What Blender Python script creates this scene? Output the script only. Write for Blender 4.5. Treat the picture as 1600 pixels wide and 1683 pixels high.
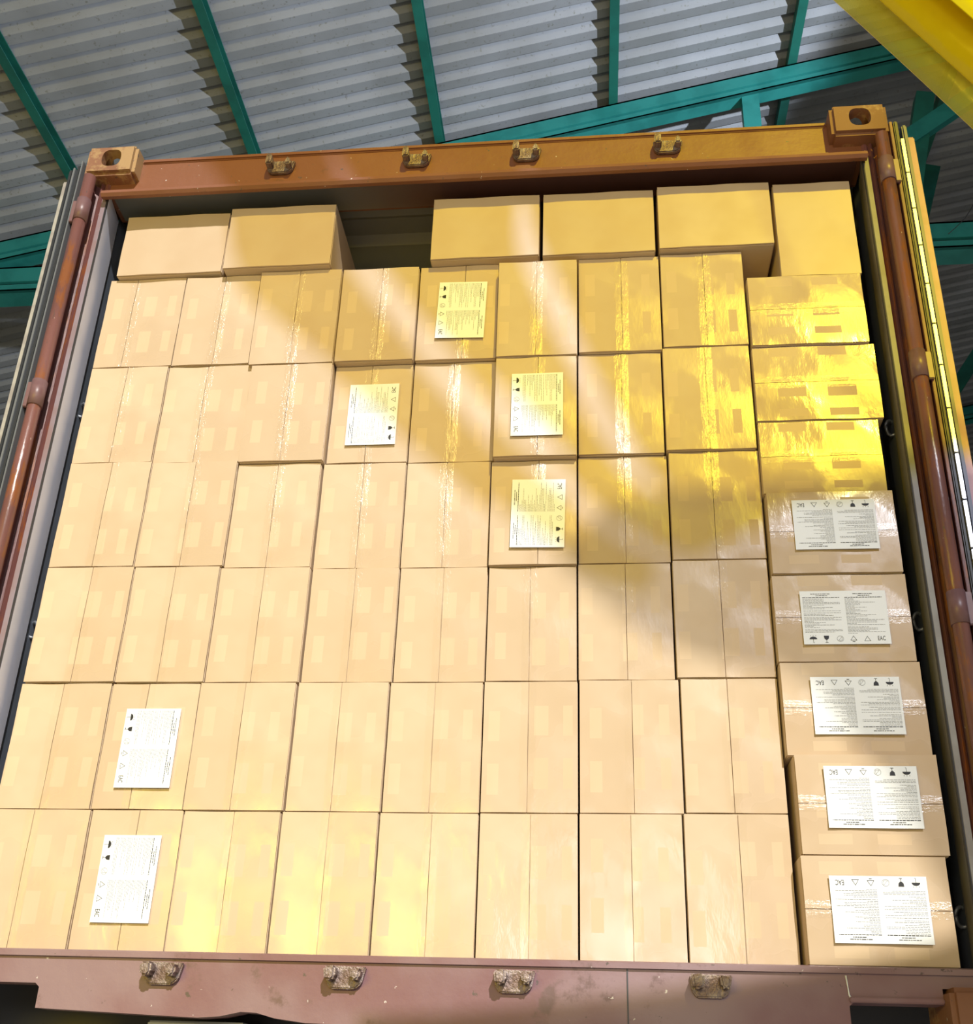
import bpy, bmesh, math, random
from mathutils import Vector, Matrix
random.seed(7)
scene = bpy.context.scene
for o in list(bpy.data.objects): bpy.data.objects.remove(o)

# ------------------------------------------------------------------ camera
cd = bpy.data.cameras.new('camera'); cam = bpy.data.objects.new('camera', cd)
scene.collection.objects.link(cam); scene.camera = cam
cd.sensor_fit = 'HORIZONTAL'; cd.sensor_width = 36.0; cd.lens = 36.0*1.0960
cd.shift_y = 0.11609; cd.clip_start = 0.02; cd.clip_end = 200
R = Matrix(((0.99502, 0.00953, 0.09917), (0.09450, -0.40550, -0.90920), (0.03155, 0.91405, -0.40438)))
cam.matrix_world = Matrix.Translation((0.34996, -2.33201, -0.11421)) @ R.to_4x4()

# ------------------------------------------------------------------ world, sun, lamps, exposure
W = bpy.data.worlds.new('world'); scene.world = W; W.use_nodes = True
bg = W.node_tree.nodes['Background']
bg.inputs[0].default_value = (0.72, 0.80, 1.0, 1); bg.inputs[1].default_value = 0.24
SUN = Vector((0.78, -2.43, 1.81)).normalized()          # towards the sun
def lamp(name, kind, loc, energy, col=(1, 1, 1), to=None, **k):
    l = bpy.data.lights.new(name, kind); l.energy = energy; l.color = col
    for a, v in k.items(): setattr(l, a, v)
    o = bpy.data.objects.new(name, l); scene.collection.objects.link(o); o.location = loc
    if to is not None: o.rotation_euler = (Vector(to)-Vector(loc)).to_track_quat('-Z', 'Y').to_euler()
    return o
lamp('sun', 'SUN', (3, -8, 7), 4.25, (1, 0.965, 0.92), (3-SUN.x, -8-SUN.y, 7-SUN.z), angle=math.radians(1.1))
lamp('roof_fill_spot', 'SPOT', (4.4, -1.2, 2.6), 1750, (0.76, 0.85, 1.0), (-0.4, 1.2, 5.3),
     spot_size=math.radians(56), spot_blend=0.25, shadow_soft_size=0.06)  # added spot standing in for the unseen low light on the roof
lamp('dock_daylight', 'AREA', (1.0, -5.6, 1.1), 60, (0.93, 0.95, 1.0), (0.5, 0.1, 0.6), shape='RECTANGLE', size=2.2, size_y=1.0)
lamp('dock_daylight_low', 'AREA', (-1.7, -4.6, 1.05), 95, (1.0, 0.93, 0.70), (-0.5, 0.1, 0.5), shape='RECTANGLE', size=2.4, size_y=0.6)
scene.view_settings.view_transform = 'Standard'; scene.view_settings.look = 'None'
scene.view_settings.gamma = 1; scene.view_settings.use_curve_mapping = False
scene.view_settings.exposure = 0.0
scene.cycles.transparent_max_bounces = 16

# ------------------------------------------------------------------ materials
def nt(name):
    m = bpy.data.materials.new(name); m.use_nodes = True
    t = m.node_tree; return m, t, t.nodes['Principled BSDF'], t.nodes, t.links
def mixc(t, fac, a, b):
    n = t.nodes.new('ShaderNodeMix'); n.data_type = 'RGBA'
    for s, v in ((n.inputs[0], fac), (n.inputs[6], a), (n.inputs[7], b)):
        if isinstance(v, bpy.types.NodeSocket): t.links.new(v, s)
        else: s.default_value = v if s is n.inputs[0] else (*v, 1)[:4]
    return n.outputs[2]
def math_(t, op, a, b=None, c=None):
    n = t.nodes.new('ShaderNodeMath'); n.operation = op
    for i, v in enumerate((a, b, c)):
        if v is None: continue
        if isinstance(v, bpy.types.NodeSocket): t.links.new(v, n.inputs[i])
        else: n.inputs[i].default_value = v
    return n.outputs[0]
def noise(t, vec, scale, detail=4, rough=.55):
    n = t.nodes.new('ShaderNodeTexNoise'); n.inputs['Scale'].default_value = scale
    n.inputs['Detail'].default_value = detail; n.inputs['Roughness'].default_value = rough
    if vec is not None: t.links.new(vec, n.inputs['Vector'])
    return n.outputs['Fac']
def step(t, v, lo, hi):
    n = t.nodes.new('ShaderNodeMapRange'); n.interpolation_type = 'SMOOTHSTEP'; t.links.new(v, n.inputs[0])
    n.inputs[1].default_value = lo; n.inputs[2].default_value = hi; return n.outputs[0]
def coords(t, kind='Object', scale=(1, 1, 1)):
    c = t.nodes.new('ShaderNodeTexCoord'); m = t.nodes.new('ShaderNodeMapping'); m.inputs['Scale'].default_value = scale
    t.links.new(c.outputs[kind], m.inputs[0]); return m.outputs[0]
def bump(t, b, h, strength, dist=0.01):
    n = t.nodes.new('ShaderNodeBump'); n.inputs['Strength'].default_value = strength; n.inputs['Distance'].default_value = dist
    t.links.new(h, n.inputs['Height']); t.links.new(n.outputs[0], b.inputs['Normal']); return n.outputs[0]
def plain(name, col, rough=.5, metal=0, col2=None, scale=8, bmp=0):
    m, t, b, N, L = nt(name); v = coords(t)
    if col2: L.new(mixc(t, step(t, noise(t, v, scale), .42, .62), col, col2), b.inputs['Base Color'])
    else: b.inputs['Base Color'].default_value = (*col, 1)
    b.inputs['Roughness'].default_value = rough; b.inputs['Metallic'].default_value = metal
    if bmp: bump(t, b, noise(t, v, scale*6), bmp)
    return m
def paint(name, base, rust, other, rough=.45, amount=.60, stretch=(1, 1, 1)):
    """worn container paint: large faded patches, rust patches, small chips"""
    m, t, b, N, L = nt(name); v = coords(t, scale=stretch)
    c = mixc(t, step(t, noise(t, v, 3.0, 3), .38, .66), base, other)
    c = mixc(t, step(t, noise(t, v, 7.0, 6, .7), amount, amount+.1), c, rust)
    c = mixc(t, step(t, noise(t, v, 38, 4, .6), .67, .72), c, (.10, .07, .06))
    c = mixc(t, step(t, noise(t, v, 55, 3, .6), .72, .75), c, (.62, .56, .52))
    L.new(c, b.inputs['Base Color']); b.inputs['Roughness'].default_value = rough
    bump(t, b, noise(t, v, 30, 5), .35, .003); return m
M = {}
M['frame'] = paint('worn_red_brown_paint', (.20, .085, .06), (.26, .09, .03), (.23, .12, .10))
M['header'] = paint('worn_orange_brown_paint', (.225, .085, .035), (.15, .07, .03), (.25, .10, .055), amount=.62)
M['sill'] = paint('worn_mauve_paint', (.205, .098, .108), (.15, .085, .08), (.27, .175, .185), amount=.58)
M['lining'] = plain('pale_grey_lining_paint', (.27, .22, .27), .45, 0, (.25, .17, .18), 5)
M['lining_lit'] = plain('lit_lining_paint', (.78, .82, .97), .45, 0, (.70, .75, .90), 5)  # light falling on the left post's inner face is put into this colour
M['lining_shaded'] = plain('shaded_lining_paint', (.26, .25, .22), .5, 0, (.20, .18, .15), 6)  # same lining on the right post, its shade put into the colour
def underside():
    m, t, b, N, L = nt('header_underside_tones'); v = coords(t); sx = N.new('ShaderNodeSeparateXYZ'); L.new(v, sx.inputs[0])
    f = step(t, math_(t, 'ADD', sx.outputs[0], math_(t, 'MULTIPLY', noise(t, v, 2.5, 4), .5)), -.35, .25)  # grey at the left turning brown to the right, border broken by noise
    L.new(mixc(t, f, (.17, .17, .155), (.13, .055, .04)), b.inputs['Base Color']); b.inputs['Roughness'].default_value = .5; return m
M['underside'] = underside()
M['casting'] = paint('rusty_casting', (.26, .12, .06), (.40, .25, .11), (.20, .08, .035), rough=.6, amount=.47)
M['post'] = paint('worn_pink_brown_post', (.20, .080, .072), (.30, .095, .03), (.16, .065, .06), amount=.52, stretch=(4, 4, .6))
M['rod'] = paint('worn_pink_steel_rod', (.20, .085, .07), (.24, .085, .03), (.15, .065, .055), rough=.28, amount=.50, stretch=(3, 3, .8))
M['knuckle'] = plain('mauve_hinge_paint', (.20, .11, .11), .4, 0, (.16, .08, .08), 12)
M['dark_steel'] = plain('dark_steel', (.06, .06, .065), .5, .3)
M['keeper'] = plain('worn_steel_keeper', (.30, .24, .22), .42, .45, (.18, .12, .10), 22, .4)
M['side_wall'] = plain('container_inner_wall_paint', (.13, .15, .19), .5, 0, (.10, .12, .15), 4)
M['inner_roof'] = plain('container_roof_paint', (.30, .31, .32), .5, 0, (.24, .25, .26), 3)
M['plywood'] = plain('plywood_floor', (.20, .12, .07), .7, 0, (.14, .09, .05), 6)
M['gasket'] = plain('black_rubber_gasket', (.025, .027, .03), .45)
M['gasket_grey'] = plain('grey_rubber_lip', (.16, .17, .18), .45)
M['door_pale'] = plain('pale_dusty_door_edge', (.40, .38, .34), .5, 0, (.30, .27, .25), 14)
M['door_pink'] = plain('pink_door_edge', (.42, .18, .19), .4, 0, (.34, .14, .14), 9)
M['navy'] = plain('navy_rubber_lip', (.05, .06, .11), .4)
M['chrome'] = plain('bright_metal_strip', (.80, .82, .84), .38, .8)
M['ring'] = plain('galvanised_ring', (.35, .37, .40), .4, .6)
M['teal'] = plain('teal_gloss_paint', (.028, .26, .235), .42, 0, (.020, .21, .19), 5)
M['green'] = plain('dark_green_paint', (.015, .16, .12), .5, 0, (.012, .12, .09), 5)
M['paper'] = plain('white_label_paper', (.84, .87, .88), .55)
M['ink'] = plain('black_ink', (.015, .015, .018), .6)
M['ink_grey'] = plain('small_grey_print', (.30, .31, .33), .6)
M['asphalt'] = plain('concrete_yard', (.34, .33, .31), .9, 0, (.27, .26, .25), 2)
M['wall'] = plain('warehouse_wall_sheet', (.16, .17, .17), .7, 0, (.12, .13, .13), 2)

def roof_mat():
    m, t, b, N, L = nt('weathered_corrugated_sheet'); v = coords(t)
    c = mixc(t, step(t, noise(t, v, 1.3, 5), .35, .68), (.32, .33, .345), (.24, .245, .245))
    c = mixc(t, step(t, noise(t, v, 45, 3), .60, .74), c, (.20, .20, .18))
    L.new(c, b.inputs['Base Color']); b.inputs['Roughness'].default_value = .6; b.inputs['Metallic'].default_value = .15
    return m
M['roof'] = roof_mat()

def card(name, coat):
    """corrugated cardboard; film-coated front flaps carry paler uncoated rectangles (UV: x across the seam, y along it)"""
    m, t, b, N, L = nt(name)
    oi = N.new('ShaderNodeObjectInfo'); rnd = oi.outputs['Random']
    v = coords(t)
    c = mixc(t, rnd, (.575, .435, .285), (.645, .505, .345))
    c = mixc(t, step(t, noise(t, v, 5, 3), .3, .75), c, (.55, .40, .25))
    if coat:
        uv0 = N.new('ShaderNodeTexCoord').outputs['UV']; sh = N.new('ShaderNodeVectorMath'); sh.operation = 'MULTIPLY_ADD'
        cx = N.new('ShaderNodeCombineXYZ'); L.new(rnd, cx.inputs[0]); L.new(math_(t, 'FRACT', math_(t, 'MULTIPLY', rnd, 7.3)), cx.inputs[1])
        L.new(cx.outputs[0], sh.inputs[0]); sh.inputs[1].default_value = (.10, .08, 0); L.new(uv0, sh.inputs[2])
        s = N.new('ShaderNodeSeparateXYZ'); L.new(sh.outputs[0], s.inputs[0])
        def band(src, wins):
            tot = None
            for a, w in wins:
                d = math_(t, 'ABSOLUTE', math_(t, 'SUBTRACT', src, a)); x = math_(t, 'LESS_THAN', d, w)
                tot = x if tot is None else math_(t, 'MAXIMUM', tot, x)
            return tot
        k = math_(t, 'MULTIPLY', band(s.outputs[0], ((.17, .06), (.62, .075), (.90, .05))), band(s.outputs[1], ((.31, .115), (.71, .115))))
        c = mixc(t, math_(t, 'MULTIPLY', k, .32), c, (.74, .57, .37))
        inv = math_(t, 'SUBTRACT', 1.0, k)
        blotch = step(t, noise(t, v, 4.0, 2), .42, .60)
        L.new(math_(t, 'MULTIPLY', inv, math_(t, 'MULTIPLY_ADD', blotch, .60, .40)), b.inputs['Coat Weight'])
        L.new(math_(t, 'MULTIPLY_ADD', step(t, noise(t, v, 6.5, 2), .45, .58), .17, .12), b.inputs['Coat Roughness']); b.inputs['Coat IOR'].default_value = 1.5
        vv = coords(t, scale=(30, 30, 12)); nb = N.new('ShaderNodeBump'); nb.inputs['Strength'].default_value = .22; nb.inputs['Distance'].default_value = .004
        L.new(noise(t, vv, 1.0, 4, .6), nb.inputs['Height']); L.new(nb.outputs[0], b.inputs['Coat Normal'])
    L.new(c, b.inputs['Base Color']); b.inputs['Roughness'].default_value = .75
    return m
M['card'] = card('cardboard', False); M['card_side'] = card('plain_cardboard_side', False)
for a, v_ in (('Coat Weight', .5), ('Coat Roughness', .38)): M['card_side'].node_tree.nodes['Principled BSDF'].inputs[a].default_value = v_; M['card_front'] = card('film_coated_cardboard', True)

def schlick(t):
    lw = t.nodes.new('ShaderNodeLayerWeight'); lw.inputs[0].default_value = .5
    return math_(t, 'MULTIPLY_ADD', math_(t, 'POWER', lw.outputs['Facing'], 5.0), .85, .04)
def clear_mat(name, rough, weight, bs, scale):
    m = bpy.data.materials.new(name); m.use_nodes = True; t = m.node_tree; N, L = t.nodes, t.links; N.clear()
    out = N.new('ShaderNodeOutputMaterial'); tr = N.new('ShaderNodeBsdfTransparent'); tr.inputs[0].default_value = (.998, .997, .99, 1)
    gl = N.new('ShaderNodeBsdfGlossy'); gl.inputs['Roughness'].default_value = rough; gl.inputs[0].default_value = (1, 1, 1, 1)
    v = coords(t, scale=scale); nb = N.new('ShaderNodeBump'); nb.inputs['Strength'].default_value = bs; nb.inputs['Distance'].default_value = .004
    L.new(noise(t, v, 1.0, 5, .65), nb.inputs['Height']); L.new(nb.outputs[0], gl.inputs['Normal'])
    f = math_(t, 'MULTIPLY', schlick(t), weight)
    mx = N.new('ShaderNodeMixShader'); L.new(f, mx.inputs[0]); L.new(tr.outputs[0], mx.inputs[1]); L.new(gl.outputs[0], mx.inputs[2])
    L.new(mx.outputs[0], out.inputs[0]); return m
M['tape'] = clear_mat('clear_packing_tape', .17, .6, .9, (60, 60, 9))
M['tape_h'] = clear_mat('clear_packing_tape_crosswise', .14, 1.0, .9, (9, 60, 60))

def pvc(name, tint, body, k, refl=.4):
    m = bpy.data.materials.new(name); m.use_nodes = True; t = m.node_tree; N, L = t.nodes, t.links; N.clear()
    out = N.new('ShaderNodeOutputMaterial')
    tr = N.new('ShaderNodeBsdfTransparent'); tr.inputs[0].default_value = (*tint, 1)
    t0 = N.new('ShaderNodeBsdfTranslucent'); t0.inputs[0].default_value = (*body, 1)
    df = N.new('ShaderNodeBsdfDiffuse'); df.inputs[0].default_value = (*body, 1)
    tl = N.new('ShaderNodeMixShader'); tl.inputs[0].default_value = refl; L.new(t0.outputs[0], tl.inputs[1]); L.new(df.outputs[0], tl.inputs[2])
    gl = N.new('ShaderNodeBsdfGlossy'); gl.inputs['Roughness'].default_value = .12
    a = N.new('ShaderNodeMixShader'); a.inputs[0].default_value = k; L.new(tr.outputs[0], a.inputs[1]); L.new(tl.outputs[0], a.inputs[2])
    b = N.new('ShaderNodeMixShader'); L.new(schlick(t), b.inputs[0]); L.new(a.outputs[0], b.inputs[1]); L.new(gl.outputs[0], b.inputs[2])
    nb = N.new('ShaderNodeBump'); nb.inputs['Strength'].default_value = .35; nb.inputs['Distance'].default_value = .01
    L.new(noise(t, coords(t), 6, 3), nb.inputs['Height']); L.new(nb.outputs[0], gl.inputs['Normal'])
    L.new(b.outputs[0], out.inputs[0]); return m
M['pvc_edge'] = pvc('pale_yellow_pvc', (.90, .80, .38), (.90, .80, .15), .10)
M['shade_grey'] = pvc('grey_shade_sheet', (.68, .70, .76), (.7, .7, .7), .10)  # for the added sheet that dims the sun on the right stack
M['pvc_mid'] = pvc('bright_yellow_pvc', (.96, .86, .25), (1.0, .82, .01), .40, .6)
M['pvc_deep'] = pvc('deep_yellow_pvc', (.98, .88, .15), (1.0, .84, .005), .93, .95)
M['pvc_rim'] = pvc('pale_yellow_rim_pvc', (.95, .90, .45), (.95, .90, .15), .22, .6)
M['pvc'] = pvc('yellow_pvc', (.97, .87, .20), (1.0, .84, .01), .13)

# ------------------------------------------------------------------ mesh helpers
class MB:
    def __init__(s): s.bm = bmesh.new()
    def box(s, x0, x1, y0, y1, z0, z1, bev=0):
        r = bmesh.ops.create_cube(s.bm, size=1)['verts']
        for v in r: v.co = Vector(((x0+x1)/2+v.co.x*(x1-x0), (y0+y1)/2+v.co.y*(y1-y0), (z0+z1)/2+v.co.z*(z1-z0)))
        if bev:
            es = list({e for v in r for e in v.link_edges})
            bmesh.ops.bevel(s.bm, geom=es, offset=bev, segments=2, affect='EDGES', clamp_overlap=True)
        return s
    def prism(s, pts, axis, a, b, bev=0):
        """extrude polygon pts (2D) along axis from a to b. axis z: pts=(x,y); y: (x,z); x: (y,z)"""
        def P(p, h): return {'z': (p[0], p[1], h), 'y': (p[0], h, p[1]), 'x': (h, p[0], p[1])}[axis]
        A = [s.bm.verts.new(P(p, a)) for p in pts]; B = [s.bm.verts.new(P(p, b)) for p in pts]
        n = len(pts); fs = [s.bm.faces.new(A), s.bm.faces.new(B[::-1])]
        for i in range(n): fs.append(s.bm.faces.new((A[i], B[i], B[(i+1) % n], A[(i+1) % n])))
        if bev:
            es = list({e for f in fs for e in f.edges}); bmesh.ops.bevel(s.bm, geom=es, offset=bev, segments=2, affect='EDGES', clamp_overlap=True)
        return s
    def bar(s, p, q, w, h, up=(0, 0, 1)):
        p, q = Vector(p), Vector(q); d = (q-p); x = d.normalized(); y = Vector(up).cross(x).normalized(); z = x.cross(y)
        vs = [s.bm.verts.new(c + y*a*w/2 + z*b*h/2) for c in (p, q) for a, b in ((-1, -1), (1, -1), (1, 1), (-1, 1))]
        for f in ((0, 1, 2, 3), (7, 6, 5, 4), (0, 4, 5, 1), (1, 5, 6, 2), (2, 6, 7, 3), (3, 7, 4, 0)): s.bm.faces.new([vs[i] for i in f])
        return s
    def tube(s, pts, r, n=10, cap=True):
        pts = [Vector(p) for p in pts]; rings = []
        for i, p in enumerate(pts):
            d = (pts[min(i+1, len(pts)-1)]-pts[max(i-1, 0)]).normalized()
            a = d.orthogonal().normalized() if i == 0 else (rings[-1][1] - d*rings[-1][1].dot(d)).normalized()
            b = d.cross(a); rr = r[i] if isinstance(r, (list, tuple)) else r
            rings.append(([s.bm.verts.new(p + (a*math.cos(2*math.pi*k/n) + b*math.sin(2*math.pi*k/n))*rr) for k in range(n)], a))
        for (A, _), (B, _) in zip(rings, rings[1:]):
            for k in range(n): s.bm.faces.new((A[k], A[(k+1) % n], B[(k+1) % n], B[k])).smooth = True
        if cap: s.bm.faces.new(rings[0][0][::-1]); s.bm.faces.new(rings[-1][0])
        return s
    def build(s, name, mat, parent=None, smooth=False, loc=None, recalc=True):
        if recalc: bmesh.ops.recalc_face_normals(s.bm, faces=s.bm.faces)
        me = bpy.data.meshes.new(name)
        if loc is not None: bmesh.ops.translate(s.bm, verts=s.bm.verts, vec=-Vector(loc))
        s.bm.to_mesh(me); s.bm.free(); me.materials.append(mat)
        if smooth:
            for p in me.polygons: p.use_smooth = True
        o = bpy.data.objects.new(name, me); scene.collection.objects.link(o)
        if loc is not None: o.location = loc
        if parent is not None: o.parent = parent
        return o
def thing(name, label, cat, loc=(0, 0, 0), group=None):
    o = bpy.data.objects.new(name, None); scene.collection.objects.link(o); o.location = loc; o.empty_display_size = .1
    return tag(o, label, cat, group)
def tag(o, label, cat, group=None):
    o['label'] = label; o['category'] = cat
    if group: o['group'] = group
    return o
def struct(o): o['kind'] = 'structure'; return o

# ------------------------------------------------------------------ setting: yard, warehouse walls, corrugated roof
RZ = lambda x: 5.60 + .232*x                     # underside of the roof sheet
struct(MB().box(-14, 20, -40, 24, -1.4, -1.2).build('floor', M['asphalt']))
struct(MB().prism([(-6.2, -1.2), (-6.0, -1.2), (-6.0, 4.15), (-6.2, 4.15)], 'y', -1.5, 20).build('wall_left', M['wall']))
struct(MB().prism([(9.0, -1.2), (9.2, -1.2), (9.2, 7.6), (9.0, 7.6)], 'y', -1.5, 20).build('wall_right', M['wall']))
struct(MB().prism([(-6.2, -1.2), (9.2, -1.2), (9.2, 7.6), (-6.2, 4.15)], 'y', 20, 20.2).build('wall_back', M['wall']))
def roof_sheet():
    b = MB(); per = .1225; h = .038; prof = []
    y = -1.5
    while y < 20:                                # trapezoid ribs running along X
        prof += [(y, 0), (y+per*.45, 0), (y+per*.53, h), (y+per*.68, h)]
        y += per
    vs = []
    for x in (-6.4, 9.3):
        vs.append([b.bm.verts.new((x, py, RZ(x)+pz)) for py, pz in prof])
    for i in range(len(prof)-1): b.bm.faces.new((vs[0][i], vs[0][i+1], vs[1][i+1], vs[1][i]))
    o = b.build('ceiling', M['roof']); s = o.modifiers.new('t', 'SOLIDIFY'); s.thickness = .004; s.offset = 1
    return struct(o)
roof_sheet()

place = {-2: 'leftmost, running down beside the top left container corner', -1: 'ending above the left half of the header beam', 0: 'ending above the middle of the header beam',
         1: 'right of the middle, ending at the sloping truss chord', 2: 'beside the yellow plastic strip'}
for i, x in enumerate((-2.765, -1.70, -.585, .51, 1.635, 2.75), 2):
    zt = RZ(x) - .002; b = MB(); w = .055; d = .078
    # C-section, open towards +X
    b.prism([(x-w/2, zt), (x+w/2, zt-.0), (x+w/2, zt-.006), (x-w/2+.006, zt-.006), (x-w/2+.006, zt-d+.006), (x+w/2, zt-d+.006), (x+w/2, zt-d), (x-w/2, zt-d)], 'y', -1.4, 19.8)
    o = b.build('roof_purlin', M['green'], loc=(x, 0, zt))
    lab = {2: 'dark green steel roof purlin, leftmost, running down to the top left container corner',
           3: 'green steel roof purlin ending above the left half of the header beam',
           4: 'green steel roof purlin just left of the centre of the roof',
           5: 'green steel roof purlin right of centre, ending at the sloping truss chord',
           6: 'short green roof purlin next to the hanging yellow plastic strip'}.get(i, 'green steel roof purlin mostly hidden behind the yellow plastic strip')
    tag(o, lab, 'beam', 'roof purlins')

def chord(b, p0, p1, y, dz, dy=.10):
    """double-angle chord: tall plate with a projecting lower lip, dark slot between"""
    (x0, z0), (x1, z1) = p0, p1
    b.prism([(x0, z0), (x1, z1), (x1, z1-dz*.62), (x0, z0-dz*.62)], 'y', y, y+.02)
    b.prism([(x0, z0), (x1, z1), (x1, z1-.012), (x0, z0-.012)], 'y', y, y+dy)
    b.prism([(x0, z0-dz*.62), (x1, z1-dz*.62), (x1, z1-dz*.74), (x0, z0-dz*.74)], 'y', y+.03, y+.05)
    b.prism([(x0, z0-dz*.74), (x1, z1-dz*.74), (x1, z1-dz), (x0, z0-dz)], 'y', y, y+.02)
    b.prism([(x0, z0-dz+.012), (x1, z1-dz+.012), (x1, z1-dz), (x0, z0-dz)], 'y', y, y+dy)
def truss(y, label):
    t = thing('roof_truss', label, 'truss', (0, y, 4.5))
    CT = lambda x: 5.508 + .232*x
    L = (0, y, 4.5)
    b = MB(); chord(b, (-5.9, CT(-5.9)), (8.9, CT(8.9)), y, .165); b.build('top_chord', M['teal'], t, loc=L).location = (0, 0, 0)
    b = MB(); chord(b, (-5.9, 4.50), (8.9, 4.565), y, .19, .14); b.build('bottom_chord', M['teal'], t, loc=L).location = (0, 0, 0)
    webs = [((1.36, CT(1.36)-.12), (1.36, 4.54), .105), ((-.74, CT(-.74)-.1), (-.74, 4.52), .10), ((3.5, CT(3.5)-.1), (3.5, 4.54), .10), ((6.0, CT(6)-.1), (6.0, 4.54), .1),
            ((1.40, 4.56), (3.45, CT(3.45)-.14), .11), ((3.55, 4.56), (5.95, CT(5.95)-.12), .1)]
    for (a, c, w) in webs:
        bb = MB(); bb.bar((a[0], y+.03, a[1]), (c[0], y+.03, c[1]), .05, w, up=(0, 1, 0)) if False else None
        d = Vector((c[0]-a[0], c[1]-a[1])); n = Vector((-d.y, d.x)).normalized()*w/2
        bb.prism([(a[0]+n.x, a[1]+n.y), (c[0]+n.x, c[1]+n.y), (c[0]-n.x, c[1]-n.y), (a[0]-n.x, a[1]-n.y)], 'y', y+.022, y+.075)
        o = bb.build('web_member', M['teal'], t, loc=L); o.location = (0, 0, 0)
    return t
truss(2.52, 'teal steel roof truss just behind the container, its chord sloping up to the right')
truss(7.1, 'dark teal steel roof truss farther back, beyond the nearest one')
truss(12.5, 'farthest teal steel roof truss, deep in the warehouse')
# raking braces between the trusses
for p, q, lab in (((2.42, 2.60, 5.62), (2.18, 2.60, 4.56), 'dark steel brace leaning between the truss chords right of the top right corner casting'),
                  ((2.75, 3.5, 5.95), (2.35, 3.3, 4.7), 'green steel brace behind the dark one, right of the top right corner casting'),
                  ((3.95, 5.6, 6.3), (3.15, 5.6, 5.1), 'dark green brace crossing the far roof beside the right door'),
                  ((-5.4, 5.6, 4.2), (-4.5, 5.6, 3.2), 'dark green brace crossing the far roof beyond the left door')):
    mid = (Vector(p)+Vector(q))/2
    tag(MB().bar(p, q, .11, .09, up=(0, 1, 0)).build('truss_brace', M['green'], loc=mid), lab, 'brace', 'roof braces')
b = MB(); pts = []
for k in range(13):
    u = k/12; pts.append((2.62+.10*math.sin(u*2.2)-.35*u, 2.45, 5.0-.62*u-.06*math.sin(u*math.pi)))
tag(b.tube(pts, .0025, 6).build('hanging_cable', M['dark_steel'], loc=pts[0]), 'thin dark cable hanging by the teal truss at the right edge', 'cable')

# ------------------------------------------------------------------ the shipping container
HX = 1.219; H = 2.591
cont = thing('shipping_container', 'rusty red brown shipping container with open doors, packed with cardboard boxes', 'container', (0, 0, 0))
def cut(o, cutters):
    for c in cutters:
        md = o.modifiers.new('b', 'BOOLEAN'); md.object = c; md.operation = 'DIFFERENCE'; md.solver = 'EXACT'
    bpy.context.view_layer.update()
    dg = bpy.context.evaluated_depsgraph_get(); me = bpy.data.meshes.new_from_object(o.evaluated_get(dg))
    o.modifiers.clear(); o.data = me
    for c in cutters: bpy.data.objects.remove(c)
def stadium(cx, cz, hw, hh, n=8):
    """vertical slot outline: straight right side, rounded ends"""
    pts = []
    r = min(hw, hh)
    for k in range(4*n):
        a = 2*math.pi*(k+.5)/(4*n); x = math.copysign(abs(math.cos(a))**.62, math.cos(a)); z = math.copysign(abs(math.sin(a))**.85, math.sin(a))
        pts.append((cx+x*hw, cz+z*hh))
    return pts
def corner_casting(sx, top, label):
    z0, z1 = (H-.118, H) if top else (0, .118)
    x0, x1 = sorted((sx*HX, sx*(HX-.162)))
    o = MB().box(x0, x1, 0, .178, z0, z1, .011).build('corner_casting', M['casting'], cont)
    zc = (z0+z1)/2
    c = MB().box(x0+.028, x1-.028, .028, .150, z0+.028, z1-.028).build('c', M['casting'])
    c2 = MB().prism(stadium((x0+x1)/2+.002, zc+.004, .031, .034), 'y', -.05, .08).build('c', M['casting'])
    xo = (x0-.05, x0+.06) if sx < 0 else (x1-.06, x1+.05)
    c3 = MB().prism([(.089+.045*math.cos(a*math.pi/8), zc+.031*math.sin(a*math.pi/8)) for a in range(16)], 'x', xo[0], xo[1]).build('c', M['casting'])
    zo = (z1-.06, z1+.05) if top else (z0-.05, z0+.06)
    c4 = MB().prism([((x0+x1)/2+.031*math.cos(a*math.pi/8), .089+.055*math.sin(a*math.pi/8)) for a in range(16)], 'z', zo[0], zo[1]).build('c', M['casting'])
    cut(o, [c, c2, c3, c4]); o['label'] = label
corner_casting(-1, True, 'top left corner casting with oval hole'); corner_casting(1, True, 'top right corner casting with oval hole')
corner_casting(-1, False, 'bottom left corner casting'); corner_casting(1, False, 'bottom right corner casting')

# header beam: front plate, rolled lower lip and recessed underside
hp = [(.062, 2.572), (.052, 2.562), (.050, 2.432), (.022, 2.420), (.010, 2.410), (.008, 2.398), (.016, 2.390), (.030, 2.392), (.056, 2.424), (.062, 2.432), (.155, 2.430), (.165, 2.432), (.165, 2.565), (.12, 2.580)]
MB().prism(hp, 'x', -1.150, 1.150, 0).build('header_beam', M['header'], cont)
MB().prism([(.064, 2.430), (.154, 2.428), (.154, 2.4265), (.064, 2.4285)], 'x', -1.135, 1.135).build('header_lining', M['underside'], cont)
MB().box(-1.057, 1.057, .046, .17, 2.556, 2.574, .004).build('header_top_flange', M['header'], cont)
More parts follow.
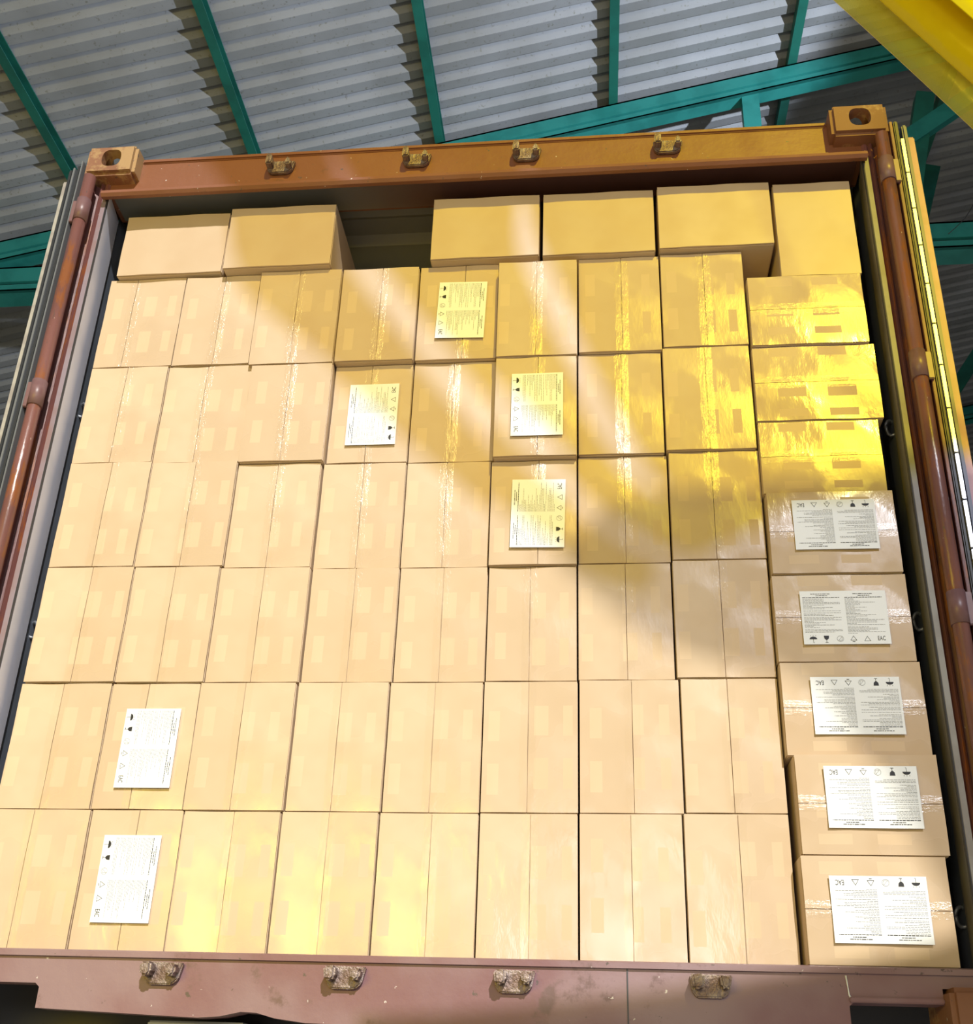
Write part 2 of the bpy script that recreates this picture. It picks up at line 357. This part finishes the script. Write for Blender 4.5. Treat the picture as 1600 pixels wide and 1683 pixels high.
# door sill with fork notches at both ends and a curved bottom edge
sp = [(-1.219, .118), (-1.057, .118), (-1.057, .0865), (-.890, .0865), (-.880, .078), (-.880, .034), (-.62, .026), (-.51, .023), (-.46, .027), (-.415, .037), (-.38, .036), (-.34, .026), (-.27, .018), (0, .014), (.45, .014),
      (.53, .018), (.62, .014), (.868, .014), (.868, .080), (.876, .0865), (1.057, .0865), (1.057, .118), (1.219, .118), (1.219, .146), (-1.219, .146)]
MB().prism(sp, 'y', .050, .11).build('door_sill', M['sill'], cont)
MB().prism([(.042, .1440), (.17, .150), (.17, .1595), (.052, .1595), (.042, .156)], 'x', -1.219, 1.219).build('sill_plate', M['sill'], cont)
MB().box(.868, 1.057, .042, .049, .087, .098, .002).build('notch_trim', M['sill'], cont)

MB().box(.414, .417, .0485, .0505, .012, .143).build('weld_seam', M['dark_steel'], cont)
MB().tube([(.866, .0488, .140), (.868, .0485, .118), (.869, .0485, .102), (.874, .0482, .092)], [.0020, .0012, .0016, .0028], 8).build('paint_drip', M['paper'], cont)

def post(sx):
    # plan outline from the outer face inwards (u = distance from the outer face, y = depth)
    pr = [(0, .02), (.010, .012), (.018, .022), (.024, .052), (.036, .060), (.040, .060), (.043, .044), (.049, .040), (.053, .052), (.058, .046), (.066, .044), (.072, .050), (.0735, .060), (.057, .158), (.030, .162), (0, .162)]
    pts = [(sx*(HX-u), y) for u, y in pr]
    o = MB().prism(pts, 'z', .118, H-.118).build('corner_post', M['post'], cont)
    # pale painted strip along the front edge and the whole inner face, lit tone left and shaded tone right
    q = [(.060, .0405), (.073, .0405), (.0785, .045), (.074, .052), (.060, .047)]
    MB().prism([(sx*(HX-u), y) for u, y in q], 'z', .160, 2.428).build('lining_edge', M['lining'] if sx < 0 else M['lining_shaded'], cont)
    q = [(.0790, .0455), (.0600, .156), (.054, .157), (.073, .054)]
    MB().prism([(sx*(HX-u), y) for u, y in q], 'z', .160, 2.428).build('post_lining', M['lining_lit'] if sx < 0 else M['lining_shaded'], cont)
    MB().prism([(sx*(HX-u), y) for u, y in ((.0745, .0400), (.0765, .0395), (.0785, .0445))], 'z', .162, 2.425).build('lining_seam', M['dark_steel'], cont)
    # hinge rod in front of the post with four knuckles
    xr = sx*(HX-.026)
    MB().tube([(xr, .004, .165), (xr, .004, H-.13)], .0185, 16).build('hinge_rod', M['rod'], cont)
    for zc in (.33, .955, 1.645, 2.322):
        h = MB(); h.tube([(xr, .004, zc-.042), (xr, .004, zc+.042)], .0212, 18)
        h.box(min(xr, xr+sx*.035), max(xr, xr+sx*.035), .000, .012, zc-.042, zc+.042, .002)
        h.build('hinge_knuckle', M['knuckle'], cont)
post(-1); post(1)

# inner shell
def corr_wall(sx):
    b = MB(); per = .28; pts = []
    y = .17
    while y < 5.9: pts += [(y, 0), (y+.07, 0), (y+.11, .03), (y+.21, .03), (y+.25, 0)]; y += per
    v = [[b.bm.verts.new((sx*(1.168+d), y, z)) for y, d in pts] for z in (.15, 2.53)]
    for i in range(len(pts)-1): b.bm.faces.new((v[0][i], v[0][i+1], v[1][i+1], v[1][i]))
    o = b.build('side_wall', M['side_wall'], cont); m = o.modifiers.new('t', 'SOLIDIFY'); m.thickness = .002
corr_wall(-1); corr_wall(1)
b = MB(); pts = []; y = .16
while y < 5.9: pts += [(y, 0), (y+.10, 0), (y+.13, .022), (y+.20, .022), (y+.23, 0)]; y += .25
v = [[b.bm.verts.new((x, y, 2.50+d)) for y, d in pts] for x in (-1.2, 1.2)]
for i in range(len(pts)-1): b.bm.faces.new((v[0][i], v[0][i+1], v[1][i+1], v[1][i]))
o = b.build('roof_panel', M['inner_roof'], cont); m = o.modifiers.new('t', 'SOLIDIFY'); m.thickness = .003; m.offset = 1
MB().box(-1.16, 1.16, .172, 5.9, .13, .158).build('floor_panel', M['plywood'], cont)
MB().box(-1.15, 1.15, .33, .38, .004, .129).build('understructure', M['dark_steel'], cont)
MB().box(-1.2, 1.2, 5.9, 5.95, .1, 2.55).build('end_wall', M['side_wall'], cont)
for sx in (-1, 1):
    for z in (.285, 1.005, 1.72):
        if sx > 0 and z > 1.7: z = 1.58
        n = 14; c = (sx*1.150, .186, z)
        MB().tube([(c[0]+sx*.012+.017*math.cos(a*2*math.pi/n)*-sx, c[1]-.006*math.sin(a), c[2]+.022*math.sin(a*2*math.pi/n)) for a in range(n+1)], .0045, 8).build('lashing_ring', M['ring'], cont)

# doors swung back along the sides, only their edges show
def door(sx):
    X = lambda a, b_: sorted((sx*a, sx*b_))
    d = bpy.data.objects.new('door', None); scene.collection.objects.link(d); d.parent = cont
    d['label'] = ('left' if sx < 0 else 'right') + ' door folded back along the container side'
    x0, x1 = X(1.268, 1.290)
    MB().box(x0, x1, .02, 1.19, .17, 2.468, .004).build('door_panel', M['door_pale'] if sx < 0 else M['door_pink'], d)
    x0, x1 = X(1.252, 1.266); MB().box(x0, x1, .0, 1.18, .16, 2.495, .004).build('door_gasket', M['gasket'] if sx < 0 else M['navy'], d)
    x0, x1 = X(1.2455, 1.2515)
    if sx < 0: MB().box(x0, x1, -.002, .05, .16, 2.50, .001).build('gasket_lip', M['gasket_grey'], d)
    else:
        b = MB(); z = .18
        while z < 2.44: b.box(x0-.003, x1, -.004, .008, z, z+.128, .001); z += .133
        b.build('retainer_strip', M['chrome'], d)
    x0, x1 = X(1.232, 1.244); MB().box(x0, x1, .004, .05, .15, 2.515, .003).build('gasket_lip', M['gasket'], d)
    if sx < 0:
        x0, x1 = X(1.226, 1.2305); MB().box(x0, x1, .0, .04, .15, 2.53, .001).build('gasket_lip', M['gasket_grey'], d)
    else:
        x0, x1 = X(1.2225, 1.2305); MB().box(x0, x1, .010, .05, .15, 2.52, .001).build('gasket_lip', M['post'], d)
door(-1); door(1)

def keeper(x, z, up):
    """cam keeper: welded base plate with two unequal hooked lugs"""
    s = 1 if up else -1
    k = bpy.data.objects.new('cam_keeper', None); scene.collection.objects.link(k); k.parent = cont; k.location = (x, .050, z)
    def add(b, n):
        o = b.build(n, M['keeper'], k); return o
    hw = .042
    add(MB().prism([(-hw, .022), (hw+.004, .020), (hw-.004, -.014), (hw-.018, -.026), (-hw+.012, -.026), (-hw+.002, -.012)], 'y', -.014, 0, .003), 'keeper_plate')
    if up:
        add(MB().prism([(-.040, -.012), (-.018, -.012), (-.020, .014), (-.024, .030), (-.036, .032), (-.040, .016)], 'y', -.040, -.010, .004), 'keeper_lug')
        add(MB().prism([(.020, -.014), (.040, -.014), (.036, .010), (.028, .016), (.022, .008)], 'y', -.038, -.010, .004), 'keeper_lug')
    else:
        add(MB().prism([(-.042, .018), (-.016, .020), (-.014, -.004), (-.022, -.012), (-.038, -.010)], 'y', -.046, -.010, .005), 'keeper_lug')
        add(MB().prism([(.016, .018), (.040, .014), (.038, -.006), (.028, -.012), (.018, -.006)], 'y', -.042, -.010, .005), 'keeper_lug')
for x in (-.598, -.190, .176, .588): keeper(x, .114, False)
for x in (-.601, -.174, .163, .586): keeper(x, 2.503, True)

# trailer under the container
tr = thing('trailer_chassis', 'dark trailer chassis beneath the container sill', 'trailer', (0, 2, -1.2))
def tl(b, n, m): o = b.build(n, m, tr, loc=(0, 2, -1.2)); o.location = (0, 0, 0); return o
for sx in (-1, 1): tl(MB().box(min(sx*.38, sx*.52), max(sx*.38, sx*.52), .3, 6, -.32, -.06), 'main_rail', M['dark_steel'])
tl(MB().box(-1.21, 1.21, .32, .42, -.70, -.002), 'cross_member', M['dark_steel'])
tl(MB().box(-.64, -.42, .10, .30, -.05, .018, .004), 'pad', plain('pale_grey_block', (.32, .33, .30), .7))
for y in (3.6, 4.9):
    for sx in (-1, 1):
        tl(MB().tube([(sx*.80, y, -.70), (sx*1.10, y, -.70)], .5, 28), 'wheel', M['gasket'])
    tl(MB().bar((-.9, y, -.70), (.9, y, -.70), .1, .1), 'axle', M['dark_steel'])
tl(MB().box(-.45, .45, 3.4, 5.1, -.70, -.32), 'suspension', M['dark_steel'])

# ------------------------------------------------------------------ printed labels
def text_mesh(s, size):
    cu = bpy.data.curves.new('t', 'FONT'); cu.body = s; cu.size = size; cu.align_x = 'CENTER'; cu.align_y = 'CENTER'; cu.extrude = 0
    o = bpy.data.objects.new('t', cu); scene.collection.objects.link(o); bpy.context.view_layer.update()
    me = bpy.data.meshes.new_from_object(o.evaluated_get(bpy.context.evaluated_depsgraph_get())); bpy.data.objects.remove(o); return me
_lab = {}
LW, LH = .203, .141
def label_meshes():
    """upright label in its own plane: x right, z up, facing -y"""
    rr = random.Random(3)
    p = MB(); nx = 10
    p.box(-LW/2, LW/2, -.0004, 0, -LH/2, LH/2)
    g = MB(); hd = MB(); marks = [MB() for _ in range(6)]; k = marks[0]
    def q(b, x0, x1, z0, z1, y=-.0008): 
        vs = [b.bm.verts.new(c) for c in ((x0, y, z0), (x1, y, z0), (x1, y, z1), (x0, y, z1))]; b.bm.faces.new(vs)
    def line(b, x, x1, z, h):
        while x < x1:
            w = rr.uniform(.0025, .009); q(b, x, min(x+w, x1), z, z+h*rr.uniform(.8, 1.1)); x += w+.0012
    for c0 in (-.096, .004):
        line(hd, c0+.020, c0+.066, .0615, .0016); line(hd, c0+.032, c0+.060, .0570, .0016); line(hd, c0, c0+.088, .0520, .0017)
        z = .0485
        while z > -.043:
            line(g, c0, c0+rr.choice((.022, .035, .05, .07, .088)), z, .0011); z -= .0033 if rr.random() > .15 else .0055
    def poly(b, pts): b.bm.faces.new([b.bm.verts.new((x, -.0008, z)) for x, z in pts])
    def loop(b, pts, w):
        pts = [Vector(p_) for p_ in pts]; n = len(pts)
        for i in range(n):
            a, c = pts[i], pts[(i+1) % n]; d = (c-a).normalized(); e = Vector((-d.y, d.x))*w/2
            poly(b, [a+e-d*w/2, c+e+d*w/2, c-e+d*w/2, a-e-d*w/2])
    zc = -.0565
    # umbrella with drops
    poly(k, [(-.079+.009*math.cos(a*math.pi/12), zc-.001+.007*math.sin(a*math.pi/12)) for a in range(13)])
    q(k, -.0794, -.0786, zc-.010, zc); q(k, -.0790, -.0765, zc-.0105, zc-.0098)
    for dx in (-.006, 0, .006): q(k, -.079+dx-.0004, -.079+dx+.0004, zc+.0070, zc+.0095)
    # glass
    k = marks[1]
    poly(k, [(-.0540, zc+.008), (-.0420, zc+.008), (-.0428, zc+.001), (-.0465, zc-.0028), (-.0495, zc-.0028), (-.0532, zc+.001)])
    q(k, -.0485, -.0475, zc-.009, zc-.0025); q(k, -.0515, -.0445, zc-.010, zc-.0088)
    # struck-through hand mark
    k = marks[2]
    loop(k, [(-.016+.0075*math.cos(a*math.pi/6), zc+.0075*math.sin(a*math.pi/6)) for a in range(12)], .0008); loop(k, [(-.020, zc-.004), (-.012, zc+.005), (-.012, zc-.004)], .0007)
    # recycling triangles
    k = marks[3]; loop(k, [(.008, zc-.004), (.022, zc-.004), (.015, zc+.007)], .0009); q(k, .012, .018, zc-.0085, zc-.0072)
    k = marks[4]; loop(k, [(.040, zc-.006), (.054, zc-.006), (.047, zc+.006)], .0009)
    # conformity mark
    k = marks[5]
    me = text_mesh('EAC', .014)
    off = len(k.bm.verts); k.bm.from_mesh(me); k.bm.verts.ensure_lookup_table()
    for v in k.bm.verts[off:]: v.co = Vector((.080 + v.co.x*.72, -.0008, zc + v.co.y*1.15))
    def fin(b, n, mat):
        me = bpy.data.meshes.new(n); b.bm.to_mesh(me); b.bm.free(); me.materials.append(mat); return me
    bmesh.ops.recalc_face_normals(p.bm, faces=p.bm.faces)
    names = ('umbrella_mark', 'glass_mark', 'hand_mark', 'recycling_mark', 'recycling_mark', 'conformity_mark')
    return fin(p, 'shipping_label', M['paper']), [('small_print', fin(g, 'small_print', M['ink_grey'])), ('heading_print', fin(hd, 'heading_print', M['ink']))] + [
        (n, fin(b, n, M['ink'] if n != 'hand_mark' else M['ink_grey'])) for n, b in zip(names, marks)]
LM = label_meshes()
def put_label(box, cx, cz, y, ang, tilt=0):
    o = bpy.data.objects.new('shipping_label', LM[0]); scene.collection.objects.link(o); o.parent = box
    o.location = (cx, y, cz); o.rotation_euler = (tilt, ang, 0); o['label'] = 'white printed paper label'
    for n, me in LM[1]:
        c = bpy.data.objects.new(n, me); scene.collection.objects.link(c); c.parent = o

# ------------------------------------------------------------------ cardboard boxes
def carton(x0, x1, z0, z1, y, depth, label, group, seam='v', fr=.5, bulge=None, tape=True, yaw=0):
    w, h = x1-x0, z1-z0; cx = (x0+x1)/2
    t = thing('cardboard_box', label, 'box', (cx, y+depth/2, z0), group)
    if yaw: t.rotation_euler.z = yaw
    hw = w/2; Y0 = -depth/2
    b = MB(); b.box(-hw, hw, Y0+.0035, depth/2, 0, h, .003); b.build('carton', M['card'], t)
    bl = random.uniform(0, .0016) if bulge is None else bulge
    rr = random.uniform
    def flap(a0, a1, nm):
        """a slab across the front; for a vertical seam a runs along x, else along z. Seam edge stands proud by bl"""
        b = MB(); n = 8; m = 6; G = []
        for k in range(2):
            lay = []
            for i in range(n+1):
                row = []
                for j in range(m+1):
                    u = i/n; s = j/m
                    across = a0 + (a1-a0)*u
                    edge = (u if nm == 0 else 1-u) if nm < 2 else math.sin(math.pi*u)           # 1 at the seam
                    off = -bl*edge*(.35+.65*math.sin(math.pi*s)**.7 if 0 < s < 1 else .35) + .0012*math.sin(9*s+across*30)
                    yy = Y0 + (off if k == 0 else 0.0033)
                    if seam != 'h': row.append(b.bm.verts.new((across, yy, .0015+(h-.003)*s)))
                    else: row.append(b.bm.verts.new((-hw+.001+(w-.002)*s, yy, across)))
                lay.append(row)
            G.append(lay)
        uvl = b.bm.loops.layers.uv.new('uv')
        for k in range(2):
            for i in range(n):
                for j in range(m):
                    f = b.bm.faces.new((G[k][i][j], G[k][i+1][j], G[k][i+1][j+1], G[k][i][j+1])); f.smooth = True
                    if k == 0:
                        for lp in f.loops:
                            c = lp.vert.co
                            if seam == 'v': lp[uvl].uv = ((c.x+hw)/w, c.z/h)
                            else: lp[uvl].uv = (1-c.z/h, (c.x+hw)/w)
        rim = [[(i, 0) for i in range(n+1)], [(i, m) for i in range(n+1)], [(0, j) for j in range(m+1)], [(n, j) for j in range(m+1)]]
        for e in rim:
            for (i, j), (i2, j2) in zip(e, e[1:]): b.bm.faces.new([b.bm.verts.new(q.co) for q in (G[0][i][j], G[0][i2][j2], G[1][i2][j2], G[1][i][j])])
        bmesh.ops.recalc_face_normals(b.bm, faces=b.bm.faces); b.build('flap' if seam != 'n' else 'front_panel', M['card_front'] if seam != 'n' else M['card_side'], t)
    if seam == 'n':
        flap(-hw+.001, hw-.001, 2)
    elif seam == 'v':
        s = -hw + w*fr; g = .0009
        flap(-hw+.001, s-g, 0); flap(s+g, hw-.001, 1)
        if tape:
            yf = Y0-bl-.0022; tw = .019; n = 14; b = MB(); cols = []
            for i in range(n+1):
                z = .002+(h-.004)*i/n; u = i/n
                yy = Y0-.0022-bl*(.35+.65*math.sin(math.pi*u)**.7 if 0 < u < 1 else .35)
                cols.append([b.bm.verts.new((s-tw+rr(-.001, .001), yy+.0012, z)), b.bm.verts.new((s, yy+rr(-.0005, .0003), z)), b.bm.verts.new((s+tw+rr(-.001, .001), yy+.0012, z))])
            for i in range(n):
                for j in range(2): b.bm.faces.new((cols[i][j], cols[i][j+1], cols[i+1][j+1], cols[i+1][j])).smooth = True
            b.build('packing_tape', M['tape'], t, recalc=False)
    else:
        s = h*fr; g = .0009
        flap(.0015, s-g, 0); flap(s+g, h-.0015, 1)
        if tape:
            b = MB(); n = 14; cols = []; tw = .019
            for i in range(n+1):
                x = -hw+.002+(w-.004)*i/n; u = i/n
                yy = Y0-.0022-bl*(.35+.65*math.sin(math.pi*u)**.7 if 0 < u < 1 else .35)
                cols.append([b.bm.verts.new((x, yy+.0012, s-tw)), b.bm.verts.new((x, yy+rr(-.0005, .0003), s)), b.bm.verts.new((x, yy+.0012, s+tw))])
            for i in range(n):
                for j in range(2): b.bm.faces.new((cols[i][j], cols[i+1][j], cols[i+1][j+1], cols[i][j+1])).smooth = True
            b.build('packing_tape', M['tape_h'], t, recalc=False)
    t['_face'] = (Y0 - bl - .004)
    return t

# vertical joints (x) between the eight columns, row by row from the floor up, and the row heights at each joint
VX = [[-.857, -.626, -.388, -.153, .083, .313, .550, .788], [-.863, -.632, -.384, -.150, .083, .314, .556, .788], [-.862, -.626, -.380, -.145, .085, .312, .549, .788],
      [-.867, -.620, -.381, -.147, .083, .313, .551, .789], [-.870, -.621, -.378, -.147, .086, .314, .547, .787], [-.865, -.634, -.384, -.150, .085, .316, .552, .789]]
ROWZ = [[.160]*8, [.491, .491, .490, .490, .489, .490, .491, .493], [.819, .817, .817, .817, .816, .817, .820, .823],
        [1.150, 1.147, 1.140, 1.135, 1.133, 1.133, 1.137, 1.143], [1.478, 1.472, 1.464, 1.457, 1.453, 1.454, 1.460, 1.467],
        [1.806, 1.802, 1.796, 1.790, 1.788, 1.789, 1.796, 1.806], [2.135, 2.132, 2.140, 2.137, 2.133, 2.133, 2.136, 2.139]]
# pixels of underside seen below each box (rows 1..5) turned into how far it stands proud of the box below
UND = [None, [2, 3, 4, 2, 2, 3, 2, 3], [6, 6, 3, 2, 3, 3, 2, 5], [4, 4, 3, 2, 3, 8, 4, 5], [3, 1, 10, 5, 4, 15, 10, 9], [5, 8, 6, 17, 12, 8, 10, 7]]
GAIN = [0, 180, 230, 285, 325, 360]
rowname = ['bottom row', 'second row from the bottom', 'third row from the bottom', 'fourth row from the bottom', 'fifth row from the bottom', 'sixth row from the bottom']
colname = ['leftmost', 'second from the left', 'third from the left', 'fourth from the left', 'fifth from the left', 'sixth from the left', 'seventh from the left', 'eighth from the left']
LAB = {(5, 4): (-.021, 1.972, 90+1.5, 'white label smaller marks at its left'), (4, 3): (-.260, 1.627, -90, ''), (4, 5): (.205, 1.611, 90, ''), (3, 5): (.210, 1.284, -90+1, ''), (1, 1): (-.746, .647, 90, ''), (0, 1): (-.744, .327, 90, '')}
extra = {(3, 4): 'plain', (5, 7): 'taller looking', }
FR = {(0, 0): .42, (1, 1): .42, (5, 0): .36, (5, 4): .58, (4, 6): .52, (3, 5): .56}
D = [.108+.003*math.sin(c*2.1) for c in range(8)]
boxes = {}
def zfix(j, c):
    z = ROWZ[j][c]; y = (ydepth[min(j, 5)][c]+ydepth[max(j-1, 0)][c])/2
    return z if j == 0 else z + (y-.10)*(z+.114)/2.43*.8
ydepth = [list(D)]
for j in range(1, 6):
    ydepth.append([ydepth[-1][c] - max(-.002, (UND[j][c]-2.6)/GAIN[j])*.75 + .0055 for c in range(8)])
for j in range(6):
    for c in range(8):
        x0 = -1.107 if c == 0 else VX[j][c-1]; x1 = VX[j][c]
        z0 = zfix(j, c); z1 = zfix(j+1, c)
        y = ydepth[j][c]
        yl = (y+ydepth[j][max(c-1, 0)])/2; yr = (y+ydepth[j][min(c+1, 7)])/2       # shared joint planes
        x0 = .35+(x0-.35)*(yl+2.332)/2.432 + .0010; x1 = .35+(x1-.35)*(yr+2.332)/2.432 - .0010
        lb = 'tan cardboard box, %s in the %s' % (colname[c], rowname[j])
        if (j, c) in LAB: lb = 'labelled cardboard box, %s in the %s' % (colname[c], rowname[j])
        t = carton(x0+.001, x1-.001, z0+.0006, z1-.0006, y, .326, lb, 'boxes in the eight upright columns', 'v', FR.get((j, c), .5+random.uniform(-.03, .03)), .005 if (j, c) in LAB else None)
        boxes[(j, c)] = t
        if (j, c) in LAB:
            lx, lz, an, _ = LAB[(j, c)]; cx = (x0+x1)/2
            put_label(t, lx-cx, lz-z0, t['_face'], math.radians(an))
# right-hand stack of boxes lying sideways
KL = {0: (.954, .276, 180), 1: (.966, .522, 180), 2: (.960, .744, 180), 3: (.955, .970, 0), 4: (.956, 1.223, 180)}
KD = [.062, .066, .085, .088, .082, .092, .088, .080]
KX = [(.797, 1.104), (.803, 1.117), (.792, 1.116), (.791, 1.112), (.794, 1.108), (.790, 1.100), (.790, 1.116), (.792, 1.104)]
kz = [.160, .393, .624, .857, 1.090, 1.324, 1.545, 1.787, 2.026]
kn = ['lowest', 'second lowest', 'third lowest', 'fourth lowest', 'fourth highest', 'third highest', 'second highest', 'highest']
for k in range(8):
    x0, x1 = KX[k]; y = KD[k]
    lb = 'cardboard box on its side, %s of eight in the right stack' % kn[k]
    if k in KL: lb = 'sideways cardboard box with %s white label, %s in the right stack' % ('upright' if k == 3 else 'upside down', kn[k])
    t = carton(x0, x1, kz[k]+.0006, kz[k+1]-.0006, y, .326, lb, 'boxes lying sideways in the right stack', 'h', .5, .003)
    if k in KL: put_label(t, KL[k][0]-(x0+x1)/2, KL[k][1]-kz[k], t['_face'], math.radians(KL[k][2]))
    boxes[('k', k)] = t
# top layer, lying flat under the header
TOP = [(-1.093, -.762, .098, 'leftmost in the top layer'), (-.750, -.420, .078, 'second from the left in the top layer, beside the gap'), (-.119, .203, .083, 'in the top layer, just right of the dark gap'),
       (.214, .541, .080, 'in the top layer, second to the right of the gap'), (.552, .878, .076, 'in the top layer, overhanging a dark cavity beside the tall box')]
topz = [max(zfix(6, c) for c in cs) for cs in ((0, 1), (1, 2, 3), (3, 4, 5), (5, 6), (6, 7))]; topz[4] += .004
for i, (x0, x1, y, lab) in enumerate(TOP):
    t = carton(x0, x1, topz[i]+.0006, topz[i]+.236, y, .32, 'low wide cardboard box %s' % lab, 'boxes of the top layer', 'n', .5, .0015)
t = carton(.889, 1.110, 2.0268, 2.374, .084, .32, 'tall cardboard box at the right end of the top layer', 'boxes of the top layer', 'n', .5, .0015, tape=False)

# ------------------------------------------------------------------ yellow plastic curtain strips
def catmull(c, u):
    s = u*(len(c)-1); i = min(int(s), len(c)-2); f = s-i
    p0 = Vector(c[max(i-1, 0)]); p1 = Vector(c[i]); p2 = Vector(c[i+1]); p3 = Vector(c[min(i+2, len(c)-1)])
    return .5*((2*p1)+(p2-p0)*f+(2*p0-5*p1+4*p2-p3)*f*f+(3*p1-p0-3*p2+p3)*f**3)
def sheet(fn, mat, label, nu=36, nv=14, group=None):
    b = MB(); G = [[b.bm.verts.new(fn(i/nu, j/nv)) for j in range(nv+1)] for i in range(nu+1)]
    for i in range(nu):
        for j in range(nv): b.bm.faces.new((G[i][j], G[i+1][j], G[i+1][j+1], G[i][j+1])).smooth = True
    o = b.build('plastic_strip', mat, loc=G[0][0].co.copy()); m = o.modifiers.new('t', 'SOLIDIFY'); m.thickness = .002
    return tag(o, label, 'plastic strip', group)
# the upper curtain hangs 2.7 m in front of the load, tied back towards the lower right
CY = -2.6
def hung(lo, hi, yoff, amp):
    def fn(u, v):
        p = catmull(lo, u).lerp(catmull(hi, u), v); y = CY + yoff + amp*math.sin(v*7+u*3); k = (.1-y)/2.43
        return (p.x + .78*k, y, p.y + 1.81*k)
    return fn
A_lo = [(-.925, 2.6), (-.782, 2.385), (-.686, 2.09), (-.359, 1.764), (.106, 1.313), (.35, 1.12), (.50, 1.08)]
A_hi = [(-.50, 2.6), (-.42, 2.37), (-.363, 2.144), (-.104, 1.775), (.168, 1.443), (.40, 1.25), (.52, 1.17)]
B_lo = [(-.48, 2.6), (-.37, 2.37), (-.254, 2.136), (.051, 1.726), (.35, 1.36), (.46, 1.26), (.60, 1.16)]
B_hi = [(.12, 2.6), (.13, 2.37), (.142, 2.117), (.308, 1.676), (.46, 1.42), (.62, 1.36), (1.0, 1.34)]
C_lo = [(.11, 2.6), (.15, 2.37), (.22, 2.11), (.404, 1.651), (.50, 1.45), (.62, 1.33), (.95, 1.27)]
C_hi = [(.80, 2.6), (.84, 2.39), (.88, 2.19), (.95, 1.90), (1.05, 1.65), (1.2, 1.45), (1.5, 1.35)]
E_lo = [(.78, 2.6), (.82, 2.39), (.86, 2.19), (.93, 1.90), (1.03, 1.63), (1.17, 1.44), (1.4, 1.30)]
E_hi = [(1.5, 2.6), (1.5, 2.39), (1.5, 2.20), (1.5, 1.90), (1.5, 1.60), (1.52, 1.50), (1.55, 1.40)]
G_lo = [(.26, 1.16), (.535, .926), (.804, .828), (.939, .633), (1.043, .383), (1.12, .20), (1.20, .05)]
G_hi = [(.40, 1.34), (.62, 1.36), (.90, 1.35), (1.15, 1.36), (1.35, 1.20), (1.5, .80), (1.6, .30)]
sheet(hung(A_lo, A_hi, 0, .012), M['pvc_edge'], 'pale yellow plastic strip tied back behind the photographer, leftmost of the upper curtain')
sheet(hung(B_lo, B_hi, -.05, .015), M['pvc'], 'yellow plastic strip tied back behind the photographer, second of the upper curtain')
sheet(hung(C_lo, C_hi, -.10, .015), M['pvc'], 'yellow plastic strip tied back behind the photographer, third of the upper curtain')
sheet(hung(E_lo, E_hi, -.15, .015), M['pvc'], 'yellow plastic strip tied back behind the photographer, rightmost of the upper curtain')
sheet(hung(G_lo, G_hi, -.22, .010), M['shade_grey'], 'added unseen grey sheet behind the photographer, shading the right stack')  # added sheet, outlined after the shade it casts on the right stack
# the sheet pushed aside at the right: its free edge swings into the top right corner of the view
H0, H1 = Vector((.36, -1.60, 1.262)), Vector((.93, -1.60, .262))
def swept(off, y):
    def fn(u, v):
        h = H0.lerp(H1, u) + Vector((.86, 0, .50))*off
        h.x += .012*math.sin(u*3.1)*(1 if off < .01 else .5)
        m = h + Vector((1.25, -.28, .22)); t = Vector((3.4+.6*u, -2.75, 2.9-.5*u))
        p = (1-v)**2*h + 2*v*(1-v)*m + v*v*t
        p.y += y*(1-v) + .018*math.sin(u*5+v*9+off*40)*min(1, v*6)
        return p
    return fn
cur = thing('strip_curtain', 'yellow translucent plastic curtain hanging into the top right corner', 'plastic curtain', H0)
for off, y, mt, lab in ((0, 0, 'pvc_rim', 'pale clear edge strip'), (.020, -.02, 'pvc_mid', 'yellow strip'), (.040, -.05, 'pvc_deep', 'deep yellow strip')):
    o = sheet(swept(off, y), M[mt], lab, 30, 40); o.name = 'curtain_strip'; del o['category']
    o.location = o.location - Vector(H0); o.parent = cur
# strips of the same curtain hanging behind the camera on the left
for i in range(6):
    x = -2.55 + .40*i
    sheet(lambda u, v: (x+.38*(v-.5), -3.25+.03*math.sin(v*3.1+u*3), 3.2-4.2*u), M['pvc'], 'yellow plastic curtain strip hanging behind the photographer', 8, 4, 'curtain strips behind the photographer')
tag(MB().box(-2.9, -.35, -3.30, -3.15, 3.24, 3.30, .004).build('curtain_rail', M['dark_steel'], loc=(-1.6, -3.22, 3.27)), 'steel rail behind the photographer carrying straight yellow plastic strips', 'rail')
tag(MB().box(-.3, 2.7, -2.82, -2.55, 4.76, 4.82, .004).build('curtain_rail', M['dark_steel'], loc=(1.2, -2.68, 4.79)), 'high steel rail behind the photographer above the tied back strips', 'rail')
for o in bpy.data.objects:
    if '_face' in o: del o['_face']
